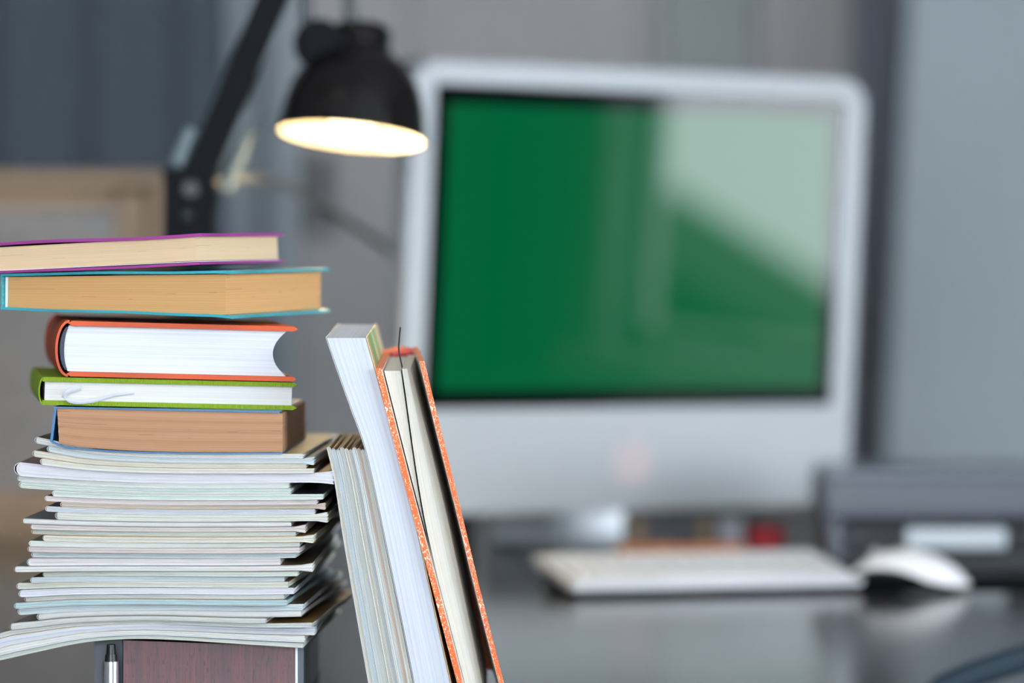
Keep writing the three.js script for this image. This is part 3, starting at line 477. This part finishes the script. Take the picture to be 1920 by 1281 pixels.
// ------------------------------------------------------------------ books lying on the pile
const scaled = (f) => (x) => f(x);
function bookGroup(name, label, anchorX, anchorY, dz, yaw, roll) { // origin at a front-edge point given in pixels
  const t = thing(name, label, 'book', [X(anchorX), Y(anchorY), -D + dz]); t.rotation.order = 'YZX'; t.rotation.set(0, yaw, roll); return t;
}
const lin = (a, b, t) => a + (b - a) * t;
// quad block in local metres: left/right ends with top and bottom y
const wedge = (x0, x1, yb0, yb1, yt0, yt1, z0, z1, o = {}) => gridSolid((i, j) => { const k = o.end ? o.end(j) : 0, a = o.start ? o.start(j) : 0; const x = lin(x0 + a, x1 + k, i); const s = i; return [x, lin(lin(yb0, yb1, s), lin(yt0, yt1, s), j) + (o.bow ? o.bow(s, j) : 0)]; }, 24, 12, z0, z1, o);
const sheet = (f, x0, x1, th, z0, z1, N = 30) => gridSolid((i, j) => { const x = lin(x0, x1, i); return [x, f(x) + th * j]; }, N, 1, z0, z1);
{ // purple paperback-like hardcover on top; origin at its near corner, lower edge
  const t = bookGroup('purple_book', 'magenta purple book with yellowed pages, topmost on the stack', 372, 498, 0.0, 0.235, 0.046);
  t.rotation.set(0, -0.235, 0.046);
  const w = 0.165, L = 0.20, th = m2(57);
  mesh('pages', wedge(-w, -0.002, 0.003, 0.0035, th - 0.002, th - 0.001, -0.002, -L, { us: 1 }), pageMat(texOld, S(226, 198, 160), [2.5, 1]), t);
  const mc = coverMat(S(196, 70, 176), 0.4);
  mesh('front_cover', sheet((x) => th - 0.001 + 0.0006 * Math.sin(x * 40), -w - 0.002, 0.002, 0.0022, 0.0015, -L - 0.003), mc, t);
  mesh('back_cover', sheet((x) => 0.0006 + 0.0004 * Math.sin(x * 30), -w - 0.002, 0.0015, 0.0018, 0.001, -L - 0.003), mc, t);
  mesh('endpaper', sheet((x) => 0.0027, -w, -0.001, 0.0004, -0.001, -L), mat(S(236, 236, 240), 0.6), t);
  mesh('spine', box(0.002, th + 0.001, L + 0.004, -w - 0.003, th / 2, -L / 2), mc, t);
}
{ // teal softcover
  const t = bookGroup('teal_book', 'turquoise softcover book with brown page edges, second from the top', 425, 597, 0.0, 0.26, -0.012);
  t.rotation.set(0, -0.26, -0.012);
  const w = 0.168, L = 0.222, t0 = m2(72), t1 = m2(84);
  mesh('pages', wedge(-w + 0.003, -0.0015, 0.004, 0.0025, t0 - 0.0005, t1 - 0.0005, -0.0015, -L, {}), pageMat(texOld, S(214, 164, 106), [2.5, 1]), t);
  const mc = coverMat(S(72, 208, 224), 0.35), curl = (x) => 0.0022 * Math.max(0, 1 + (x - 0.004) / 0.02) ** 2;
  mesh('front_cover', sheet((x) => lin(t0, t1, (x + w) / w) + 0.0003 * Math.sin(x * 50) - 0.35 * curl(x) + 0.0004, -w - 0.001, 0.004, 0.0019, 0.0035, -L - 0.003), mc, t);
  mesh('back_cover', sheet((x) => 0.0012 - 0.6 * curl(x) + 0.0003 * Math.sin(x * 60) + 0.0022 * Math.max(0, -x / w - 0.1), -w - 0.001, 0.005, 0.0018, 0.003, -L - 0.003), mc, t);
  mesh('spine', box(0.0012, t0 - 0.003, L + 0.005, -w - 0.0006, t0 / 2 + 0.002, -L / 2), mc, t);
  mesh('spine_lining', box(0.002, t0 - 0.005, 0.004, -w + 0.0015, t0 / 2 + 0.002, -0.004), mat(S(232, 236, 236), 0.8), t);
}
{ // orange hardback with white pages and a rounded spine; origin at the lower left front
  const t = bookGroup('orange_book', 'thick orange hardback with white pages and hollow fore-edge', 118, 707, -0.004, -0.15, -0.029);
  t.rotation.set(0, 0.15, -0.029);
  const w = m2(435), L = 0.215, b = m2(13), h = m2(99), end = (j) => -m2(26) * (1 - (2 * j - 1) ** 2) - (1 - j) * 0 + m2(-10) * 0, start = (j) => -m2(16) * (1 - (2 * j - 1) ** 2);
  mesh('pages', wedge(m2(8), w - m2(16), b - 0.001, b - 0.001, h - 0.001, h - 0.001, -0.003, -L, { end, start: (j) => start(j) }), pageMat(texWhite, S(218, 222, 230), [5, 1]), t);
  const mc = coverMat(S(255, 96, 14), 0.55);
  const board = (y0) => gridSolid((i, j) => { const x = lin(0.002, w + m2(4), i), e = 0.0017 * Math.sqrt(Math.max(0, 1 - Math.max(0, (Math.abs(2 * i - 1) - 0.97) / 0.03) ** 2)); return [x, y0 + (2 * j - 1) * e]; }, 60, 1, 0.0005, -L - 0.003);
  mesh('front_cover', board(h + 0.0006), mc, t); mesh('back_cover', board(b - 0.0028), mc, t);
  const arc = (r) => (i, j) => { const a = Math.PI / 2 + i * Math.PI, hh = (h - b) / 2 + 0.003, q = r + (j - 0.5) * 0.0018; return [0.003 + (q) * Math.cos(a) * 1.0, (h + b) / 2 - 0.001 + (hh + (j - 0.5) * 0.0018) * Math.sin(a)]; };
  mesh('spine', gridSolid(arc(m2(23)), 24, 1, 0.0005, -L - 0.003), mc, t);
  mesh('headband', gridSolid((i, j) => { const a = Math.PI / 2 + lin(0.13, 0.87, i) * Math.PI, hh = (h - b) / 2 + 0.0005, q = m2(19) - j * m2(8); return [0.004 + q * Math.cos(a), (h + b) / 2 - 0.001 + (hh - j * 0.001) * Math.sin(a)]; }, 20, 1, -0.001, -0.006), mat(S(84, 92, 110), 0.9, { map: (() => { const c = weaveTex.clone(); c.repeat.set(60, 0.5); c.needsUpdate = true; return c; })() }), t);
}
{ // green notebook with a ribbon
  const t = bookGroup('green_notebook', 'lime green cloth notebook with a white ribbon bookmark', 80, 757, -0.004, -0.15, -0.028);
  t.rotation.set(0, 0.15, -0.028);
  const w = m2(472), L = 0.2, h = m2(47);
  const pm = pageMat(texWhite, S(220, 218, 217), [5, 1]);
  mesh('pages', wedge(0.0008, w - m2(4), 0.0022, 0.0022, h - 0.0022, h - 0.0022, -0.0025, -L, {}), pm, t);
  const wt = weaveTex.clone(); wt.repeat.set(40, 40); wt.needsUpdate = true;
  const mc = mat(S(176, 212, 40), 0.7, { map: wt, bumpMap: wt, bumpScale: 0.0003 });
  const board = (y0) => gridSolid((i, j) => { const x = lin(-0.001, w + m2(6), i), e = 0.0016 * Math.sqrt(Math.max(0, 1 - Math.max(0, (2 * i - 1 - 0.98) / 0.02) ** 2)); return [x, y0 + (2 * j - 1) * e]; }, 60, 1, 0.0005, -L - 0.003);
  mesh('front_cover', board(h - 0.0006), mc, t); mesh('back_cover', board(0.0006), mc, t);
  mesh('spine', gridSolid((i, j) => { const a = Math.PI / 2 + i * Math.PI; return [-0.0005 + (0.0022 + 0.001 * j) * Math.cos(a), h / 2 + (h / 2 - 0.0008 + 0.0016 * j) * Math.sin(a)]; }, 16, 1, 0.0005, -L - 0.003), mc, t);
  const P = (x, y, z) => [m2(x - 80), -m2(y - 757) + 0.6 * m2(x - 80) * 0.03, z];
  const path = [[250, 738, -0.002], [215, 741, 0.0005], [175, 751, 0.002], [135, 753, 0.003], [118, 746, 0.004], [122, 735, 0.005], [148, 727, 0.0035]].map((q) => new THREE.Vector3(...P(...q))), cr = new THREE.CatmullRomCurve3(path);
  mesh('ribbon_bookmark', surf((a, b) => { const p = cr.getPoint(a), tg = cr.getTangent(a), ww = 0.0016 * (0.35 + 0.65 * Math.min(1, a * 3)); return [p.x - tg.y * ww * (b - 0.5) * 2, p.y + Math.abs(tg.x) * ww * (b - 0.5) * 2, p.z + 0.0006 * Math.sin(b * 3)]; }, 60, 4), mat(S(186, 190, 200), 0.35), t);
}
{ // blue paperback with tan pages
  const t = bookGroup('blue_book', 'bright blue paperback with tan page edges, lying on the magazines', 108, 832, -0.003, -0.03, -0.02);
  t.rotation.set(0, -0.03, 0);
  const w = m2(422), L = 0.2, sag = curve([[0, 0], [0.1, -m2(7)], [0.3, -m2(13)], [0.55, -m2(16)], [1, -m2(16)]]), topf = curve([[0, m2(66)], [0.3, m2(63)], [1, m2(57)]]);
  mesh('pages', gridSolid((i, j) => [lin(0, w, i) + (j - 0.5) * m2(-4) * (1 - i), lin(sag(i), topf(i), j)], 30, 12, 0, -L, { zj: (j) => 0.0006 * Math.sin(j * 2.1) }), pageMat(texOld, S(184, 138, 104), [2.5, 1]), t);
  const mc = coverMat(S(20, 132, 200), 0.35);
  mesh('front_cover', gridSolid((i, j) => [lin(-m2(8), w - m2(5), i), topf(i) + 0.0002 + 0.001 * j], 20, 1, 0.0008, -L - 0.002), mc, t);
  mesh('back_cover', gridSolid((i, j) => [lin(-m2(15), w, i), sag(i) - 0.0002 - 0.001 * j + (i < 0.05 ? (0.05 - i) * 0.05 : 0)], 30, 1, 0.0008, -L - 0.002), mc, t);
  mesh('spine', gridSolid((i, j) => [lin(-m2(15), -m2(7), i) + lin(0, m2(5), j), lin(sag(0) + 0.0018, topf(0) + 0.0005, i)], 12, 1, 0.0006, -L - 0.002), mc, t);
}

// ------------------------------------------------------------------ books leaning against the pile
function leaning(name, label, pitch) { const t = thing(name, label, 'book', [X(800), DESK, -D - 0.002]); t.rotation.x = pitch; t.position.y += 0.0002; return t; }
const lx = (p) => X(p) - X(800), ly = (p) => Math.max(0, Y(p) - DESK);
const YB = HOR + (EYE - DESK) * F / D;                             // desk row at the stack
const upright = (Lc, Rc, yt, z0, z1, o = {}) => gridSolid((i, j) => { const y = lin(YB, yt, i); return [lx(lin(Lc(y), Rc(y), j)), ly(y)]; }, 40, o.M ?? 10, z0, z1, o);
const wL = curve([[633, 611], [700, 634], [770, 659], [842, 684], [1007, 720], [1281, 775], [1324, 783]]), wR = curve([[632, 688], [689, 704], [770, 726], [935, 770], [1100, 806], [1281, 846], [1324, 855]]);
{
  const t = leaning('white_paperback', 'thick white-edged paperback leaning against the upright magazines', 0.024);
  const off = (f, k) => (y) => f(y) + k;
  mesh('pages', upright(off(wL, 2.2), off(wR, -2.5), 634, 0, -0.2, { M: 16, zj: (j) => 0.0003 * Math.sin(j * 2.7) }), pageMat(texSoft, S(216, 220, 233), [4, 1], 0.0003), t);
  mesh('back_cover', upright(wL, off(wL, 1.4), 633, 0.0006, -0.202, { M: 1 }), coverMat(S(225, 232, 242), 0.4), t);
  const band = tex(64, 8, (x) => { const k = x / 64; return k < 0.1 ? [206, 160, 110] : k < 0.35 ? [120, 150, 90] : k < 0.5 ? [205, 190, 130] : k < 0.7 ? [130, 160, 100] : [214, 190, 150]; });
  const bt = band; bt.wrapS = bt.wrapT = THREE.RepeatWrapping;
  const fc = upright(off(wR, -1.6), wR, 632, 0.0004, -0.202, { M: 1 }), uvA = fc.attributes.uv, pA = fc.attributes.position;
  for (let i = 0; i < uvA.count; i++) uvA.setXY(i, -pA.getZ(i) / 0.204, 0.5);
  mesh('front_cover', fc, mat(C(1, 1, 1), 0.4, { map: bt }), t);
}
{
  const t = leaning('orange_cloth_book', 'worn orange cloth hardback leaning right of the white paperback', 0.03);
  const aL = curve([[690, 704], [900, 757], [1100, 810], [1281, 857], [1324, 868]]), bR = curve([[676, 796], [821, 831], [974, 869], [1116, 903], [1281, 945], [1324, 956]]);
  const off = (f, k) => (y) => f(y) + k, pR = curve([[688, 779], [930, 839], [1100, 876], [1281, 914], [1324, 922]]), gapC = curve([[690, 752], [985, 797], [1281, 870], [1324, 879]]);
  const cloth = (u, v) => { const st = scuffTex.clone(); st.repeat.set(u, v); st.needsUpdate = true; return mat(C(1, 1, 1), 0.7, { map: st, bumpMap: st, bumpScale: 0.0003 }); };
  const mEdgeCloth = cloth(7, 0.09), mc = cloth(7, 14), depth = 0.17;
  mesh('front_cover', upright(aL, off(aL, 11), 690, 0.003, -depth, { M: 2, us: 1, split: true }), [mEdgeCloth, mc], t);
  const open = (g) => { const p = g.attributes.position; for (let i = 0; i < p.count; i++) p.setX(i, p.getX(i) + Math.min(0, p.getZ(i)) / depth * 0.009); g.computeVertexNormals(); return g; };
  mesh('back_cover', open(upright(off(bR, -9), bR, 677, 0.003, -depth, { M: 2, us: 1, split: true })), [mEdgeCloth, mc], t);
  const end = mat(S(226, 214, 200), 0.7);
  mesh('endpaper', open(upright(off(bR, -10.2), off(bR, -9.2), 680, 0.001, -depth, { M: 1 })), end, t);
  mesh('endpaper', upright(off(aL, 11.2), off(aL, 12.4), 694, 0.001, -depth, { M: 1 }), end, t);
  const pm = pageMat(texSoft, S(224, 219, 209), [4, 1], 0.0004);
  mesh('pages', upright(off(aL, 15), off(gapC, -1.5), 696, -0.003, -depth + 0.006, { M: 8, zj: (j) => 0.0004 * Math.sin(j * 3.3) }), pm, t);
  mesh('pages', upright(off(gapC, 1.5), off(pR, -11), 692, -0.003, -depth + 0.006, { M: 10, zj: (j) => 0.0004 * Math.sin(j * 2.3) - 0.008 * (j / 10) ** 3 }), pm, t);
  // spine at the back, arched between the boards
  mesh('spine', (() => { const N = 16, pos = []; const fn = (i, j, q) => { const y = lin(YB, 684, j), x = lin(aL(y) + 1, bR(y) - 25, i), z = -depth + 0.002 - (0.014 + q * 0.002) * Math.sin(Math.PI * i); return [lx(x), ly(y) + 0.002 * Math.sin(Math.PI * i) * j, z]; }; return mergeGeometries([surf((a, b) => fn(a, b, 0), N, 20), surf((a, b) => fn(a, b, 1), N, 20)]); })(), mc, t);
  mesh('headband', new THREE.TubeGeometry(new THREE.CatmullRomCurve3([[722, 690], [735, 686], [752, 684], [764, 683], [774, 684]].map(([x, y], i) => new THREE.Vector3(lx(x), ly(y) - 0.0015, -depth + 0.006 - 0.008 * Math.sin(Math.PI * i / 4)))), 20, 0.002, 8), mat(S(222, 96, 92), 0.6), t);
  mesh('ribbon_bookmark', new THREE.TubeGeometry(new THREE.CatmullRomCurve3([[753, 697, -0.03], [750, 683, -0.03], [746, 662, -0.031], [747, 640, -0.03], [749, 618, -0.029]].map(([x, y, z]) => new THREE.Vector3(lx(x), ly(y), z))), 30, 0.0006, 6), mat(S(26, 26, 30), 0.6), t);
}
renderer.render(scene, camera);
